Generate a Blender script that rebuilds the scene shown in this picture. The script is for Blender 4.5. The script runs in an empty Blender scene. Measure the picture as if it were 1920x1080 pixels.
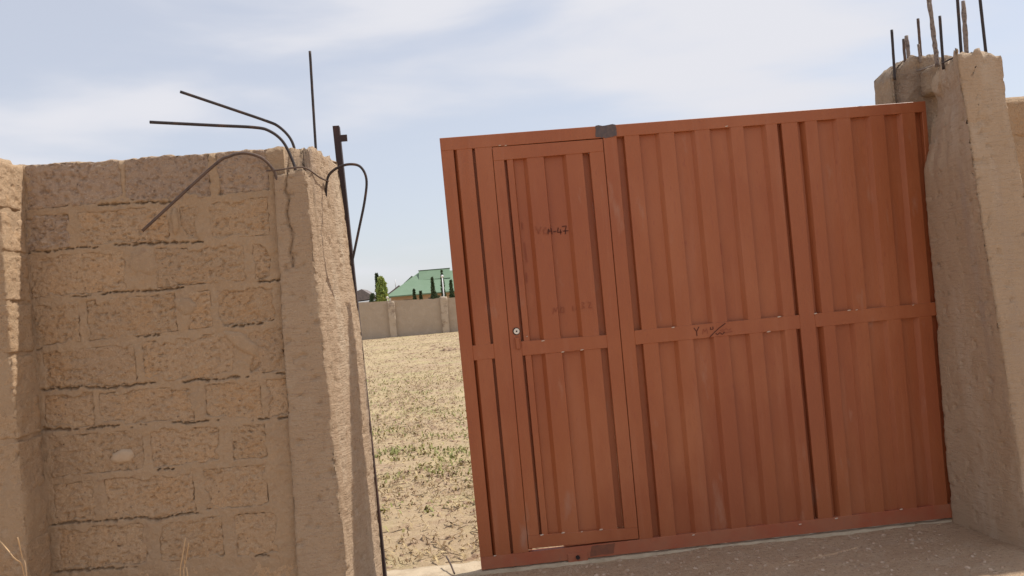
import bpy, bmesh, math, random
from mathutils import Vector, Matrix, noise
from math import radians, sin, cos, pi

# ------------------------------------------------------------------ camera
F = 1550.0                                   # focal length in photo pixels (1920 wide)
YAW, PITCH, ROLL = 0.07017908, 0.01438613, -0.0863618
CAM = Vector((-0.0069, -4.7, 1.5))
fwd = Vector((sin(YAW)*cos(PITCH), cos(YAW)*cos(PITCH), sin(PITCH)))
_r = Vector((cos(YAW), -sin(YAW), 0)); _u = _r.cross(fwd)
right = cos(ROLL)*_r + sin(ROLL)*_u
up = -sin(ROLL)*_r + cos(ROLL)*_u
scene = bpy.context.scene
C = scene.collection
cam_d = bpy.data.cameras.new('camera'); cam = bpy.data.objects.new('camera', cam_d); C.objects.link(cam)
cam_d.sensor_width = 36.0; cam_d.lens = F/1920*36.0; cam_d.clip_end = 6000; cam_d.clip_start = 0.05
M = Matrix((right, up, -fwd)).transposed().to_4x4(); M.translation = CAM
cam.matrix_world = M
scene.camera = cam

# ------------------------------------------------------------------ sky, sun, exposure
SUN = Vector((0.633, 0.205, 1.0)).normalized()          # direction towards the sun
ELEV = math.asin(SUN.z); AZ = math.atan2(SUN.x, SUN.y)
world = bpy.data.worlds.new('World'); scene.world = world; world.use_nodes = True
nt = world.node_tree; nt.nodes.clear()
out = nt.nodes.new('ShaderNodeOutputWorld'); bg = nt.nodes.new('ShaderNodeBackground')
sky = nt.nodes.new('ShaderNodeTexSky'); sky.sky_type = 'NISHITA'; sky.sun_disc = False
sky.sun_elevation = ELEV; sky.sun_rotation = AZ; sky.air_density = 1.0; sky.dust_density = 2.0; sky.ozone_density = 1.5; sky.altitude = 500
tc = nt.nodes.new('ShaderNodeTexCoord')
mp = nt.nodes.new('ShaderNodeMapping'); mp.inputs['Scale'].default_value = (1.6, 1.6, 6.5); mp.inputs['Location'].default_value = (4.1, 2.2, 0.1); mp.inputs['Rotation'].default_value = (0.0, radians(-5), 0)
n1 = nt.nodes.new('ShaderNodeTexNoise'); n1.inputs['Scale'].default_value = 1.5; n1.inputs['Detail'].default_value = 5; n1.inputs['Roughness'].default_value = 0.46; n1.inputs['Distortion'].default_value = 0.3
cr = nt.nodes.new('ShaderNodeValToRGB'); cr.color_ramp.interpolation = 'EASE'
cr.color_ramp.elements[0].position = 0.43; cr.color_ramp.elements[0].color = (0.60,)*3+(1,)
cr.color_ramp.elements[1].position = 0.66; cr.color_ramp.elements[1].color = (1.0,)*3+(1,)
mx = nt.nodes.new('ShaderNodeMix'); mx.data_type = 'RGBA'
CLOUD = (5.6, 5.65, 6.05, 1)
mx.inputs[7].default_value = CLOUD
bg.inputs['Strength'].default_value = 0.108
L = nt.links.new
L(tc.outputs['Generated'], mp.inputs[0]); L(mp.outputs[0], n1.inputs['Vector']); L(n1.outputs['Fac'], cr.inputs[0])
L(cr.outputs[0], mx.inputs[0]); L(sky.outputs[0], mx.inputs[6]); L(mx.outputs[2], bg.inputs[0]); L(bg.outputs[0], out.inputs[0])
sun_d = bpy.data.lights.new('sun', 'SUN'); sun_d.energy = 3.5; sun_d.angle = radians(0.8); sun_d.color = (1.0, 0.95, 0.86)
sun = bpy.data.objects.new('sun', sun_d); C.objects.link(sun); sun.location = (6, 3, 12)
sun.rotation_euler = SUN.to_track_quat('Z', 'Y').to_euler()
vs = scene.view_settings; vs.view_transform = 'Standard'; vs.look = 'None'; vs.exposure = 0.38; vs.gamma = 1.0; vs.use_curve_mapping = False

# ------------------------------------------------------------------ photo pixel -> place
def ray(px, py): return right*(px-960) + up*(540-py) + fwd*F
def on_y(px, py, y):
    d = ray(px, py); return CAM + d*((y-CAM.y)/d.y)
def on_z(px, py, z=0.0):
    d = ray(px, py); return CAM + d*((z-CAM.z)/d.z)
def lerp(a, b, t): return a+(b-a)*t
def pw(pts, t):                               # piecewise linear, pts sorted by first value
    if t <= pts[0][0]: return pts[0][1]
    for (a, va), (b, vb) in zip(pts, pts[1:]):
        if t <= b: return lerp(va, vb, (t-a)/(b-a))
    return pts[-1][1]
def fr(p, f, o=4, seed=0.0): return noise.fractal(Vector((p[0]*f+seed, p[1]*f-seed*0.7, p[2]*f+seed*1.3)), 1.0, 2.0, o)

# ------------------------------------------------------------------ materials
MATS = {}
def mat(name, col, rough=0.9, spec=0.3, metal=0.0, var=None, speck=None, bump=None, streak=None, rnd=0.0, extra=None):
    """var: list of (scale, colour, ramp lo, ramp hi, xyz stretch); bump: list of (scale, distance, stretch)"""
    m = bpy.data.materials.new(name); m.use_nodes = True; t = m.node_tree; N = t.nodes; b = N['Principled BSDF']
    b.inputs['Roughness'].default_value = rough; b.inputs['Metallic'].default_value = metal
    b.inputs['Specular IOR Level'].default_value = spec
    co = N.new('ShaderNodeTexCoord'); prev = None
    rgb = N.new('ShaderNodeRGB'); rgb.outputs[0].default_value = (*col, 1); prev = rgb.outputs[0]
    def tex(scale, stretch, detail=6, rough=0.6):
        mpn = N.new('ShaderNodeMapping'); mpn.inputs['Scale'].default_value = stretch
        t.links.new(co.outputs['Object'], mpn.inputs[0])
        nn = N.new('ShaderNodeTexNoise'); nn.inputs['Scale'].default_value = scale; nn.inputs['Detail'].default_value = detail; nn.inputs['Roughness'].default_value = rough
        t.links.new(mpn.outputs[0], nn.inputs['Vector']); return nn.outputs['Fac']
    for (sc, c2, lo, hi, st) in (var or []):
        f = tex(sc, st); rp = N.new('ShaderNodeMapRange'); rp.inputs[1].default_value = lo; rp.inputs[2].default_value = hi
        t.links.new(f, rp.inputs[0]); mi = N.new('ShaderNodeMix'); mi.data_type = 'RGBA'
        t.links.new(rp.outputs[0], mi.inputs[0]); t.links.new(prev, mi.inputs[6]); mi.inputs[7].default_value = (*c2, 1); prev = mi.outputs[2]
    if rnd:
        oi = N.new('ShaderNodeObjectInfo'); rp = N.new('ShaderNodeMapRange'); rp.inputs[3].default_value = 1-rnd; rp.inputs[4].default_value = 1+rnd
        t.links.new(oi.outputs['Random'], rp.inputs[0]); hs = N.new('ShaderNodeHueSaturation'); t.links.new(rp.outputs[0], hs.inputs['Value']); t.links.new(prev, hs.inputs['Color']); prev = hs.outputs[0]
    t.links.new(prev, b.inputs['Base Color'])
    nrm = None
    for (sc, dist, st) in (bump or []):
        f = tex(sc, st, 8, 0.65); bp = N.new('ShaderNodeBump'); bp.inputs['Distance'].default_value = dist; bp.inputs['Strength'].default_value = 1.0
        t.links.new(f, bp.inputs['Height'])
        if nrm: t.links.new(nrm, bp.inputs['Normal'])
        nrm = bp.outputs[0]
    if nrm: t.links.new(nrm, b.inputs['Normal'])
    MATS[name] = m
    return m
S1 = (1, 1, 1)
mat('block', (.51, .350, .216), var=[(3.0, (.475, .328, .208), .42, .62, S1), (7, (.52, .335, .190), .50, .64, S1), (75, (.42, .275, .165), .53, .67, S1), (50, (.20, .13, .08), .62, .70, S1), (140, (.60, .445, .295), .56, .70, S1)],
    bump=[(60, .014, S1), (170, .006, S1)], rnd=.07)
mat('block_weathered', (.455, .325, .232), var=[(5, (.48, .345, .24), .45, .62, S1), (30, (.36, .255, .185), .52, .66, S1), (55, (.17, .12, .095), .62, .70, S1), (130, (.56, .44, .34), .56, .70, S1)], bump=[(45, .020, S1), (170, .006, S1)], rnd=.06)
mat('mortar', (.415, .290, .182), var=[(4, (.38, .265, .168), .42, .62, S1), (60, (.45, .318, .204), .5, .7, S1), (22, (.33, .22, .14), .58, .72, S1), (110, (.34, .23, .15), .60, .72, S1)], bump=[(26, .010, S1), (120, .006, S1)])
mat('mortar_patch', (.47, .35, .24), var=[(20, (.42, .305, .20), .45, .65, S1)], bump=[(60, .003, S1)])
mat('concrete', (.475, .345, .232), var=[(2.5, (.43, .305, .20), .40, .62, (1, 1, .5)), (7, (.53, .41, .29), .52, .7, (1, 1, .25)), (20, (.41, .285, .19), .52, .68, (.5, .5, 5)), (5, (.39, .285, .205), .56, .70, (1, 1, .12)), (60, (.29, .20, .14), .63, .72, S1), (150, (.60, .47, .34), .60, .74, S1)],
    bump=[(20, .010, (.5, .5, 4)), (70, .009, (1, 1, 1.4)), (200, .004, S1)])
mat('concrete_plaster', (.50, .365, .247), var=[(2.5, (.455, .325, .215), .40, .62, (1, 1, .5)), (7, (.545, .425, .31), .52, .7, (1, 1, .25)), (20, (.43, .31, .21), .52, .68, (.5, .5, 5)), (5, (.42, .315, .235), .56, .70, (1, 1, .12)), (60, (.32, .225, .155), .64, .72, S1), (150, (.60, .48, .36), .60, .74, S1)],
    bump=[(20, .008, (.5, .5, 4)), (70, .007, (1, 1, 1.4)), (200, .004, S1)])
mat('concrete_broken', (.43, .32, .225), var=[(9, (.34, .25, .18), .42, .62, S1), (90, (.55, .44, .34), .58, .72, S1), (50, (.2, .145, .11), .63, .72, S1)], bump=[(40, .022, S1), (150, .007, S1)])
RED = (.345, .104, .037)
PB = [(16, .0025, (1, 1, .15)), (5, .004, (1, 1, .5)), (130, .0006, S1)]
mat('red_paint', RED, rough=.48, spec=.45, var=[(1.1, (.31, .086, .033), .42, .62, (1, 1, .6)), (2.6, (.375, .124, .050), .48, .66, (1, 1, .35)), (14, (.365, .124, .056), .55, .74, (1, 1, .08)), (70, (.29, .076, .035), .60, .76, (1, 1, .25)), (6, (.37, .17, .105), .62, .74, (1, 1, .3))], bump=PB)
mat('red_paint_dusty', (.36, .130, .068), rough=.6, spec=.3, var=[(5, (.36, .10, .05), .40, .62, (1, 1, 1)), (40, (.30, .13, .08), .55, .75, S1)], bump=PB)
mat('grey_primer', (.105, .085, .085), rough=.75, var=[(40, (.15, .11, .10), .45, .65, S1)], bump=[(80, .0008, S1)])
mat('brown_primer', (.22, .085, .048), rough=.75, var=[(40, (.17, .07, .045), .45, .65, S1)])
mat('fleck_pale', (.58, .44, .34), rough=.5, metal=.0)  # pale colour standing in for sunlight leaking past the sheets
mat('pen', (.10, .030, .020), rough=.8)
mat('pen_faint', (.27, .076, .038), rough=.7)
mat('lock_metal', (.72, .68, .60), rough=.35, metal=.3)
mat('dark_hole', (.03, .02, .018), rough=.8)
mat('rebar', (.055, .046, .046), rough=.7, spec=.35, metal=.35, var=[(14, (.12, .072, .05), .52, .70, S1)], bump=[(180, .002, (1, 1, 1))])
mat('rebar_rust', (.13, .088, .068), rough=.75, var=[(30, (.075, .055, .05), .45, .65, S1)], bump=[(180, .002, S1)])
mat('rebar_cement', (.27, .22, .19), rough=.95, var=[(60, (.14, .11, .10), .5, .62, S1)], bump=[(120, .006, S1)])
mat('post_steel', (.040, .026, .026), rough=.6, var=[(10, (.095, .045, .034), .5, .70, (1, 1, .3))], bump=[(60, .002, S1)])
mat('dirt', (.40, .295, .180), rough=.97, var=[(.5, (.45, .35, .195), .42, .60, S1), (.9, (.36, .31, .15), .52, .66, S1), (3.2, (.33, .225, .145), .5, .68, S1), (34, (.47, .355, .24), .52, .70, S1), (90, (.26, .175, .12), .60, .74, S1)],
    bump=[(16, .020, S1), (90, .007, S1)])
mat('dirt_road', (.54, .385, .25), rough=.97, var=[(1.2, (.50, .35, .225), .42, .60, S1), (6, (.53, .39, .265), .5, .66, S1), (45, (.37, .25, .165), .54, .68, S1), (110, (.60, .46, .33), .58, .70, S1)],
    bump=[(22, .026, S1), (90, .012, S1)])
mat('clod', (.30, .20, .13), rough=.97, var=[(8, (.42, .31, .21), .45, .6, S1), (60, (.26, .18, .12), .5, .7, S1)], bump=[(60, .006, S1)])
mat('pebble', (.40, .285, .195), rough=.9, var=[(30, (.50, .38, .28), .5, .62, S1), (22, (.24, .165, .115), .55, .7, S1)])
mat('straw', (.46, .35, .19), rough=.85, var=[(5, (.27, .18, .10), .45, .55, S1), (9, (.17, .115, .07), .54, .60, S1)])
mat('dry_stalk', (.60, .40, .22), rough=.8)
mat('weed_leaf', (.25, .26, .085), rough=.7, var=[(3, (.36, .31, .13), .45, .60, S1)])
mat('threshold', (.50, .40, .28), var=[(8, (.40, .31, .21), .45, .65, S1)], bump=[(40, .006, S1)])
mat('far_wall', (.43, .34, .255), var=[(.6, (.39, .305, .225), .42, .62, S1), (3, (.47, .375, .285), .5, .7, S1)], bump=[(6, .03, S1)])
mat('far_pilaster', (.48, .385, .29), var=[(3, (.26, .19, .14), .5, .68, S1)], bump=[(6, .03, S1)])
mat('green_roof', (.155, .235, .15), rough=.55, spec=.3, var=[(.8, (.17, .25, .165), .42, .62, S1)])
mat('green_trim', (.12, .165, .105), rough=.6)
mat('tan_render', (.46, .30, .18), var=[(.5, (.40, .26, .155), .42, .62, S1)])
mat('window_dark', (.03, .035, .04), rough=.2, spec=.5)
mat('grey_roof', (.20, .17, .165), rough=.8, var=[(3, (.15, .13, .13), .45, .65, S1)])
mat('white_wall', (.62, .58, .54))
mat('cypress_leaf', (.065, .095, .045), rough=.75, var=[(1.2, (.10, .13, .06), .45, .62, S1)])
mat('bright_leaf', (.36, .42, .12), rough=.7, var=[(1.4, (.20, .28, .075), .45, .62, S1)])
mat('bark', (.12, .085, .06), bump=[(20, .01, S1)])
mat('lamp_white', (.72, .72, .72), rough=.5)
mat('cement_lamp', (.66, .62, .55), rough=.7)

# ------------------------------------------------------------------ object helpers
def link_mesh(name, verts, faces, m, parent=None, smooth=False):
    me = bpy.data.meshes.new(name); me.from_pydata([tuple(v) for v in verts], [], faces); me.update()
    bm = bmesh.new(); bm.from_mesh(me); bmesh.ops.recalc_face_normals(bm, faces=bm.faces); bm.to_mesh(me); bm.free()
    for mm in (m if isinstance(m, (list, tuple)) else [m]): me.materials.append(MATS[mm])
    if smooth: me.polygons.foreach_set('use_smooth', [True]*len(me.polygons))
    o = bpy.data.objects.new(name, me); C.objects.link(o)
    if parent: put(o, parent)
    return o
def put(o, parent):
    o.parent = parent; o.matrix_parent_inverse = parent_world(parent).inverted()
def parent_world(p):
    m = Matrix.Translation(p.location)
    while p.parent: p = p.parent; m = Matrix.Translation(p.location) @ m if False else m
    return m
def tag(o, label=None, cat=None, group=None, kind=None):
    if label: o['label'] = label
    if cat: o['category'] = cat
    if group: o['group'] = group
    if kind: o['kind'] = kind
    return o
def thing(name, loc, label, cat, group=None):
    e = bpy.data.objects.new(name, None); C.objects.link(e); e.location = loc; e.empty_display_size = .1
    return tag(e, label, cat, group)
def bevel(o, w, seg=1):
    b = o.modifiers.new('bevel', 'BEVEL'); b.width = w; b.segments = seg; b.limit_method = 'ANGLE'; b.angle_limit = radians(40)

def rough_box(name, b, m, parent=None, res=.014, rnd=.012, amp=.006, seed=0., freq=14, skew=None, smooth=True, pit=0.):
    x0, x1, y0, y1, z0, z1 = b
    n = [max(2, int(math.ceil((q1-q0)/res))) for q0, q1 in ((x0, x1), (y0, y1), (z0, z1))]
    n[1] = max(2, n[1]//(2 if y1-y0 > .1 else 3))
    ids = {}; V = []; Fs = []
    def vid(i, j, k):
        key = (i, j, k)
        if key in ids: return ids[key]
        p = Vector((lerp(x0, x1, i/n[0]), lerp(y0, y1, j/n[1]), lerp(z0, z1, k/n[2])))
        q = Vector((min(max(p.x, x0+rnd), x1-rnd), min(max(p.y, y0+rnd), y1-rnd), min(max(p.z, z0+rnd), z1-rnd)))
        d = p-q; nn = d.normalized() if d.length > 1e-9 else Vector((0, -1, 0))
        p = q+nn*rnd
        h = fr(p, freq, 3, seed)*amp + fr(p, freq*3.2, 2, seed+5)*amp*.45
        if pit: h -= pit*min(1., max(0., fr(p, 46, 2, seed+9)-.18)*2.6)*(.55+.45*min(1., max(0., fr(p, 6, 2, seed+2)*2+.6)))
        p = p+nn*h
        if skew: p = skew(p)
        ids[key] = len(V); V.append(p); return ids[key]
    for i in range(n[0]):
        for j in range(n[1]):
            for k in (0, n[2]): Fs.append((vid(i, j, k), vid(i+1, j, k), vid(i+1, j+1, k), vid(i, j+1, k)))
    for i in range(n[0]):
        for k in range(n[2]):
            for j in (0, n[1]): Fs.append((vid(i, j, k), vid(i+1, j, k), vid(i+1, j, k+1), vid(i, j, k+1)))
    for j in range(n[1]):
        for k in range(n[2]):
            for i in (0, n[0]): Fs.append((vid(i, j, k), vid(i, j+1, k), vid(i, j+1, k+1), vid(i, j, k+1)))
    return link_mesh(name, V, Fs, m, parent, smooth)

def rough_column(name, plan, z0, ztop, m, parent=None, res=.013, amp=.005, chip=.03, chip_d=.022, seed=0., extra=None, hz=2.8):
    """plan(z) -> corner list (x, y); ztop(x, y) -> height; closed rough prism with chipped corners"""
    base = plan(z0); k = len(base); per = []
    for a in range(k):
        p, q = Vector(base[a]), Vector(base[(a+1) % k]); cnt = max(3, int((q-p).length/res))
        for s in range(cnt): per.append((a, s/cnt, min(s, cnt-s)*(q-p).length/cnt))
    P = len(per); ref = max(ztop(x, y) for x, y in base)
    nz = max(4, int((ref-z0)/res)); V = []; Fs = []
    def ringpt(t, idx):
        a, s, de = per[idx]; z = z0+(ref-z0)*t
        pl = plan(z); p = Vector(pl[a]).lerp(Vector(pl[(a+1) % k]), s)
        zt = ztop(p.x, p.y); z = z0+(zt-z0)*t
        e = Vector(pl[(a+1) % k])-Vector(pl[a]); nn = Vector((e.y, -e.x)).normalized()
        c = Vector((sum(v[0] for v in pl)/k, sum(v[1] for v in pl)/k))
        if nn.dot(p-c) < 0: nn = -nn
        q = (p.x, p.y, z*hz/2.8)
        h = fr(q, 3.5, 3, seed)*amp*1.4 + fr(q, 16, 3, seed+3)*amp*.7
        w = max(0., 1-de/chip)
        if w > 0:
            cn = fr((0, 0, z+a*7), 9, 4, seed+11)*.6+fr((p.x, p.y, z), 30, 2, seed+13)*.6
            h -= w*w*(.004+max(0., cn)*chip_d)
        wt = max(0., 1-(zt-z)/.03)
        if wt > 0: h -= wt*wt*(.003+abs(fr(q, 14, 3, seed+17))*.016)
        h -= .010*min(1., max(0., fr(q, 26, 2, seed+41)-.42)*3)
        if extra: h += extra(p.x, p.y, z, a, s)
        return Vector((p.x+nn.x*h, p.y+nn.y*h, z+wt*fr(q, 22, 3, seed+21)*.018))
    for i in range(nz+1):
        for j in range(P): V.append(ringpt(i/nz, j))
    for i in range(nz):
        for j in range(P):
            j2 = (j+1) % P; Fs.append((i*P+j, i*P+j2, (i+1)*P+j2, (i+1)*P+j))
    last = nz*P; top = [V[last+j] for j in range(P)]
    c = sum(top, Vector())/P; rings = 9; prev = last
    for rI in range(1, rings+1):
        t = rI/rings; st = len(V)
        for j in range(P):
            p = top[j].lerp(c, t)
            if rI < rings: p.z = ztop(p.x, p.y)+fr(p, 14, 4, seed+31)*.02+fr(p, 50, 2, seed)*.008
            V.append(p)
        for j in range(P):
            j2 = (j+1) % P; Fs.append((prev+j, prev+j2, st+j2, st+j))
        prev = st
    Fs.append(tuple(range(P-1, -1, -1)))
    return link_mesh(name, V, Fs, m, parent, True)

def tube(name, pts, rad, m, parent=None, seg=8, lump=0., seed=0., smooth_n=6):
    P = [Vector(p) for p in pts]
    if len(P) > 2 and smooth_n:                                  # Catmull-Rom
        Q = []
        for i in range(len(P)-1):
            a = P[max(i-1, 0)]; b = P[i]; c2 = P[i+1]; d = P[min(i+2, len(P)-1)]
            for s in range(smooth_n):
                t = s/smooth_n
                Q.append(.5*((2*b)+(c2-a)*t+(2*a-5*b+4*c2-d)*t*t+(3*b-a-3*c2+d)*t**3))
        Q.append(P[-1]); P = Q
    elif lump:
        a, b = P[0], P[-1]; nn = max(6, int((b-a).length/.02)); P = [a.lerp(b, i/nn) for i in range(nn+1)]
    V = []; Fs = []; ref = Vector((0.3, 1, .2)).normalized()
    for i, p in enumerate(P):
        tg = (P[min(i+1, len(P)-1)]-P[max(i-1, 0)]).normalized()
        u = tg.cross(ref).normalized(); v = tg.cross(u)
        for s in range(seg):
            a = 2*pi*s/seg; r = rad*(1+(lump*fr((cos(a)*.5, sin(a)*.5, i*.45), 1.0, 2, seed) if lump else 0))
            V.append(p+(u*cos(a)+v*sin(a))*r)
    for i in range(len(P)-1):
        for s in range(seg):
            s2 = (s+1) % seg; Fs.append((i*seg+s, i*seg+s2, (i+1)*seg+s2, (i+1)*seg+s))
    Fs.append(tuple(range(seg-1, -1, -1))); Fs.append(tuple((len(P)-1)*seg+s for s in range(seg)))
    return link_mesh(name, V, Fs, m, parent, True)

def slab(name, quad, y0, y1, m, parent=None, bev=.002):
    """quad: (x, z) points -> plate between y0 (front) and y1 (back)"""
    n = len(quad); V = [(x, y0, z) for x, z in quad]+[(x, y1, z) for x, z in quad]
    Fs = [tuple(range(n)), tuple(range(2*n-1, n-1, -1))]+[(i, (i+1) % n, n+(i+1) % n, n+i) for i in range(n)]
    o = link_mesh(name, V, Fs, m, parent)
    if bev: bevel(o, bev)
    return o
def box(name, x0, x1, y0, y1, z0, z1, m, parent=None, bev=0):
    return slab(name, [(x0, z0), (x1, z0), (x1, z1), (x0, z1)], y0, y1, m, parent, bev)

# ------------------------------------------------------------------ ground
def span(lo, hi, step): n = int(round((hi-lo)/step)); return [lo+(hi-lo)*i/n for i in range(n+1)]
xs = span(-2.6, 3.3, .03); s = .05
while xs[-1] < 1500: xs.append(xs[-1]+s); s *= 1.22
s = .05
while xs[0] > -1500: xs.insert(0, xs[0]-s); s *= 1.22
ys = span(-1.7, 2.0, .025); s = .03
while ys[-1] < 3000: ys.append(ys[-1]+s); s *= 1.045 if ys[-1] < 60 else 1.3
s = .05
while ys[0] > -1500: ys.insert(0, ys[0]-s); s *= 1.25
def ground_z(x, y):
    if abs(x) > 60 or y > 60 or y < -25: return -.03
    inside = min(1., max(0., (y-.25)/1.5))
    z = -.022 + .010*fr((x, y, 0), 1.1, 3, 4) + .008*fr((x, y, 0), 9, 4, 9)
    z += inside*(.016*fr((x, y, 0), 2.3, 4, 21))
    return z
V = [(x, y, ground_z(x, y)) for y in ys for x in xs]; nx = len(xs)
Fs = [(j*nx+i, j*nx+i+1, (j+1)*nx+i+1, (j+1)*nx+i) for j in range(len(ys)-1) for i in range(nx-1)]
g = link_mesh('ground', V, Fs, ['dirt', 'dirt_road'], None, True)
for p in g.data.polygons:
    if p.center.y < .05: p.material_index = 1
g.update_tag(); tag(g, 'bare tan dirt ground of the yard and roadside', 'ground', kind='structure')

# ------------------------------------------------------------------ left block wall
WY = -.5
def W(px, py): p = on_y(px, py, WY); return p.x, p.z
def Z1(zx, zy): return W(zx*.38889, 260+zy*.38889)
def Z2(zx, zy): return W(zx*.38889, 660+zy*.38889)
joints = [[Z1(*q) for q in ((100, 352), (330, 335), (620, 300), (820, 322), (1010, 300), (1130, 262), (1290, 250))],
          [Z1(*q) for q in ((110, 565), (220, 545), (380, 515), (560, 510), (740, 492), (950, 512), (1160, 490), (1300, 470))],
          [Z1(*q) for q in ((130, 782), (240, 772), (470, 752), (590, 735), (720, 733), (860, 715), (1040, 700), (1310, 690))],
          [Z1(*q) for q in ((170, 1030), (250, 995), (350, 985), (480, 978), (650, 965), (850, 935), (1080, 912), (1320, 885))],
          [Z2(*q) for q in ((130, 185), (280, 165), (430, 160), (500, 195), (700, 155), (880, 150), (1130, 122), (1350, 95))],
          [Z2(*q) for q in ((240, 370), (380, 385), (520, 350), (640, 362), (800, 325), (900, 350), (1100, 310), (1190, 340), (1370, 318))],
          [Z2(*q) for q in ((240, 630), (320, 602), (450, 592), (570, 575), (700, 588), (860, 552), (1080, 530), (1400, 510))],
          [Z2(*q) for q in ((260, 830), (480, 803), (690, 800), (740, 828), (900, 775), (1080, 760), (1400, 735))],
          [Z2(*q) for q in ((280, 1060), (700, 1035), (860, 1012), (1100, 995), (1400, 975))]]
def _fit(p):
    n = len(p); mx_ = sum(a for a, b in p)/n; mz = sum(b for a, b in p)/n
    k = sum((a-mx_)*(b-mz) for a, b in p)/sum((a-mx_)**2 for a, b in p); return mx_, mz, k
_fits = [_fit(p) for p in joints]
def joint_z(j, x):
    mx_, mz, k = _fits[j]; return .35*pw(joints[j], x)+.65*(mz+k*(x-mx_))
XL, XR, ZB = -2.10, -.80, -.15
def wall_top(x): return 2.365+.012*fr((x, 0, 0), 2.2, 3, 3)+.008*fr((x, 0, 0), 17, 3, 8)
wall = thing('block_wall', (-1.45, -.38, 0), 'tall shaded wall of rough sandcrete blocks joining the pillar with bent rebars', 'wall')
# mortar bed: one thick sheet with smears and cracks; the blocks sit in it
def mortar_mesh(name, parent, x0, x1, z0, topf, yf, yb, crack, seed, m='mortar', res=.0052, inblock=None):
    nx = int((x1-x0)/res); nz = int((topf((x0+x1)/2)-z0)/res); V = []; Fs = []
    for k in range(nz+1):
        for i in range(nx+1):
            x = lerp(x0, x1, i/nx); z = lerp(z0, topf(x), k/nz)
            y = yf - .006*fr((x, 0, z), 7, 4, seed) - .0035*fr((x, 0, z), 30, 3, seed+2)
            y += crack(x, z)
            if inblock: y += inblock(x, z)
            e = max(0., 1-(topf(x)-z)/.03); y += e*e*.02
            V.append((x, y, z))
    w = nx+1
    for k in range(nz):
        for i in range(nx): Fs.append((k*w+i, k*w+i+1, (k+1)*w+i+1, (k+1)*w+i))
    base = len(V); ny = 8
    rows = [[nz*w+i for i in range(nx+1)]]
    for j in range(1, ny+1):
        row = []
        for i in range(nx+1):
            x = lerp(x0, x1, i/nx); y = lerp(yf+.02, yb, j/ny)
            row.append(len(V)); V.append((x, y, topf(x)+.012*fr((x, y, 0), 12, 4, seed+7)))
        rows.append(row)
    for a, b in zip(rows, rows[1:]):
        for i in range(nx): Fs.append((a[i], a[i+1], b[i+1], b[i]))
    bl = len(V); V += [(x0, yb, z0), (x1, yb, z0)]
    tl, tr = rows[-1][0], rows[-1][-1]
    Fs.append(tuple(rows[-1])+(bl+1, bl))
    Fs.append(tuple([k*w for k in range(nz+1)])+tuple(r[0] for r in rows[1:])+(bl,))
    Fs.append(tuple([k*w+nx for k in range(nz+1)])+tuple(r[-1] for r in rows[1:])+(bl+1,))
    return link_mesh(name, V, Fs, m, parent, True)
def left_crack(x, z):
    d = 0.
    for j in range(len(joints)):
        zc = joint_z(j, x)
        if abs(z-zc) > .05: continue
        zc += .007*fr((x, 0, j*3.1), 18, 4, 40)+.005*fr((x, 0, j*1.7), 55, 3, 41)
        on = fr((x, 0, j*5.3), 3.2, 2, 42)
        w = .0060*min(1., max(0., (on+.18)*3))*(.10+1.7*abs(fr((x, 0, j*2.3), 26, 3, 44)))
        if w > .0008 and abs(z-zc) < w*1.6: d = max(d, .030*(1-abs(z-zc)/(w*1.6)))
    return d
# blocks course by course: (left, right) in photo crops, read off the photograph
def zx1(a, y): return Z1(a, y)[0]
def zx2(a, y): return Z2(a, y)[0]
courses = [  # upper joint index (None = wall top), lower joint, row y in crop, crop fn, blocks, weathered flags
    (None, 0, 230, zx1, [(125, 585, 1), (605, 1015, 1), (1050, 1300, 1)]),
    (0, 1, 420, zx1, [(118, 332, 2), (378, 812, 0), (872, 962, 0), (1014, 1300, 0)]),
    (1, 2, 620, zx1, [(140, 602, 0), (750, 1182, 0), (1224, 1310, 0)]),
    (2, 3, 850, zx1, [(165, 378, 0), (418, 850, 0), (905, 1020, 0), (1054, 1335, 0)]),
    (3, 4, 70, zx2, [(208, 655, 0), (692, 1135, 0), (1205, 1375, 0)]),
    (4, 5, 260, zx2, [(212, 452, 0), (478, 932, 0), (992, 1262, 0), (1292, 1390, 0)]),
    (5, 6, 460, zx2, [(238, 690, 0), (728, 1060, 0), (1122, 1285, 0)]),
    (6, 7, 690, zx2, [(258, 458, 0), (508, 936, 0), (990, 1292, 0)]),
    (7, 8, 900, zx2, [(282, 705, 0), (768, 1075, 0), (1136, 1345, 0)]),
]
def in_left_block(x, z):                                         # the mortar keeps clear of the block faces
    for ju, jl, ry, fn, bl in courses:
        zu = (wall_top(x)-.004) if ju is None else joint_z(ju, x)-.026
        zl = joint_z(jl, x)+.009
        if zl <= z <= zu:
            for x0, x1 in COURSE_X[(ju, jl)]:
                d = min(x-x0, x1-x, z-zl, zu-z)
                d -= .030*max(0., fr((x, 0, z), 13, 3, 88)+.18)+.006*fr((x, 0, z), 50, 2, 89)
                if d > 0: return .022*min(1., d/.008)
    return 0.
COURSE_X = {(ju, jl): [(fn(a, ry), fn(b, ry)) for a, b, kd in bl] for ju, jl, ry, fn, bl in courses}
mortar_mesh('mortar', wall, XL, XR, ZB, wall_top, WY, -.27, left_crack, 50, inblock=in_left_block)
rng = random.Random(7); bi = 0
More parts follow.
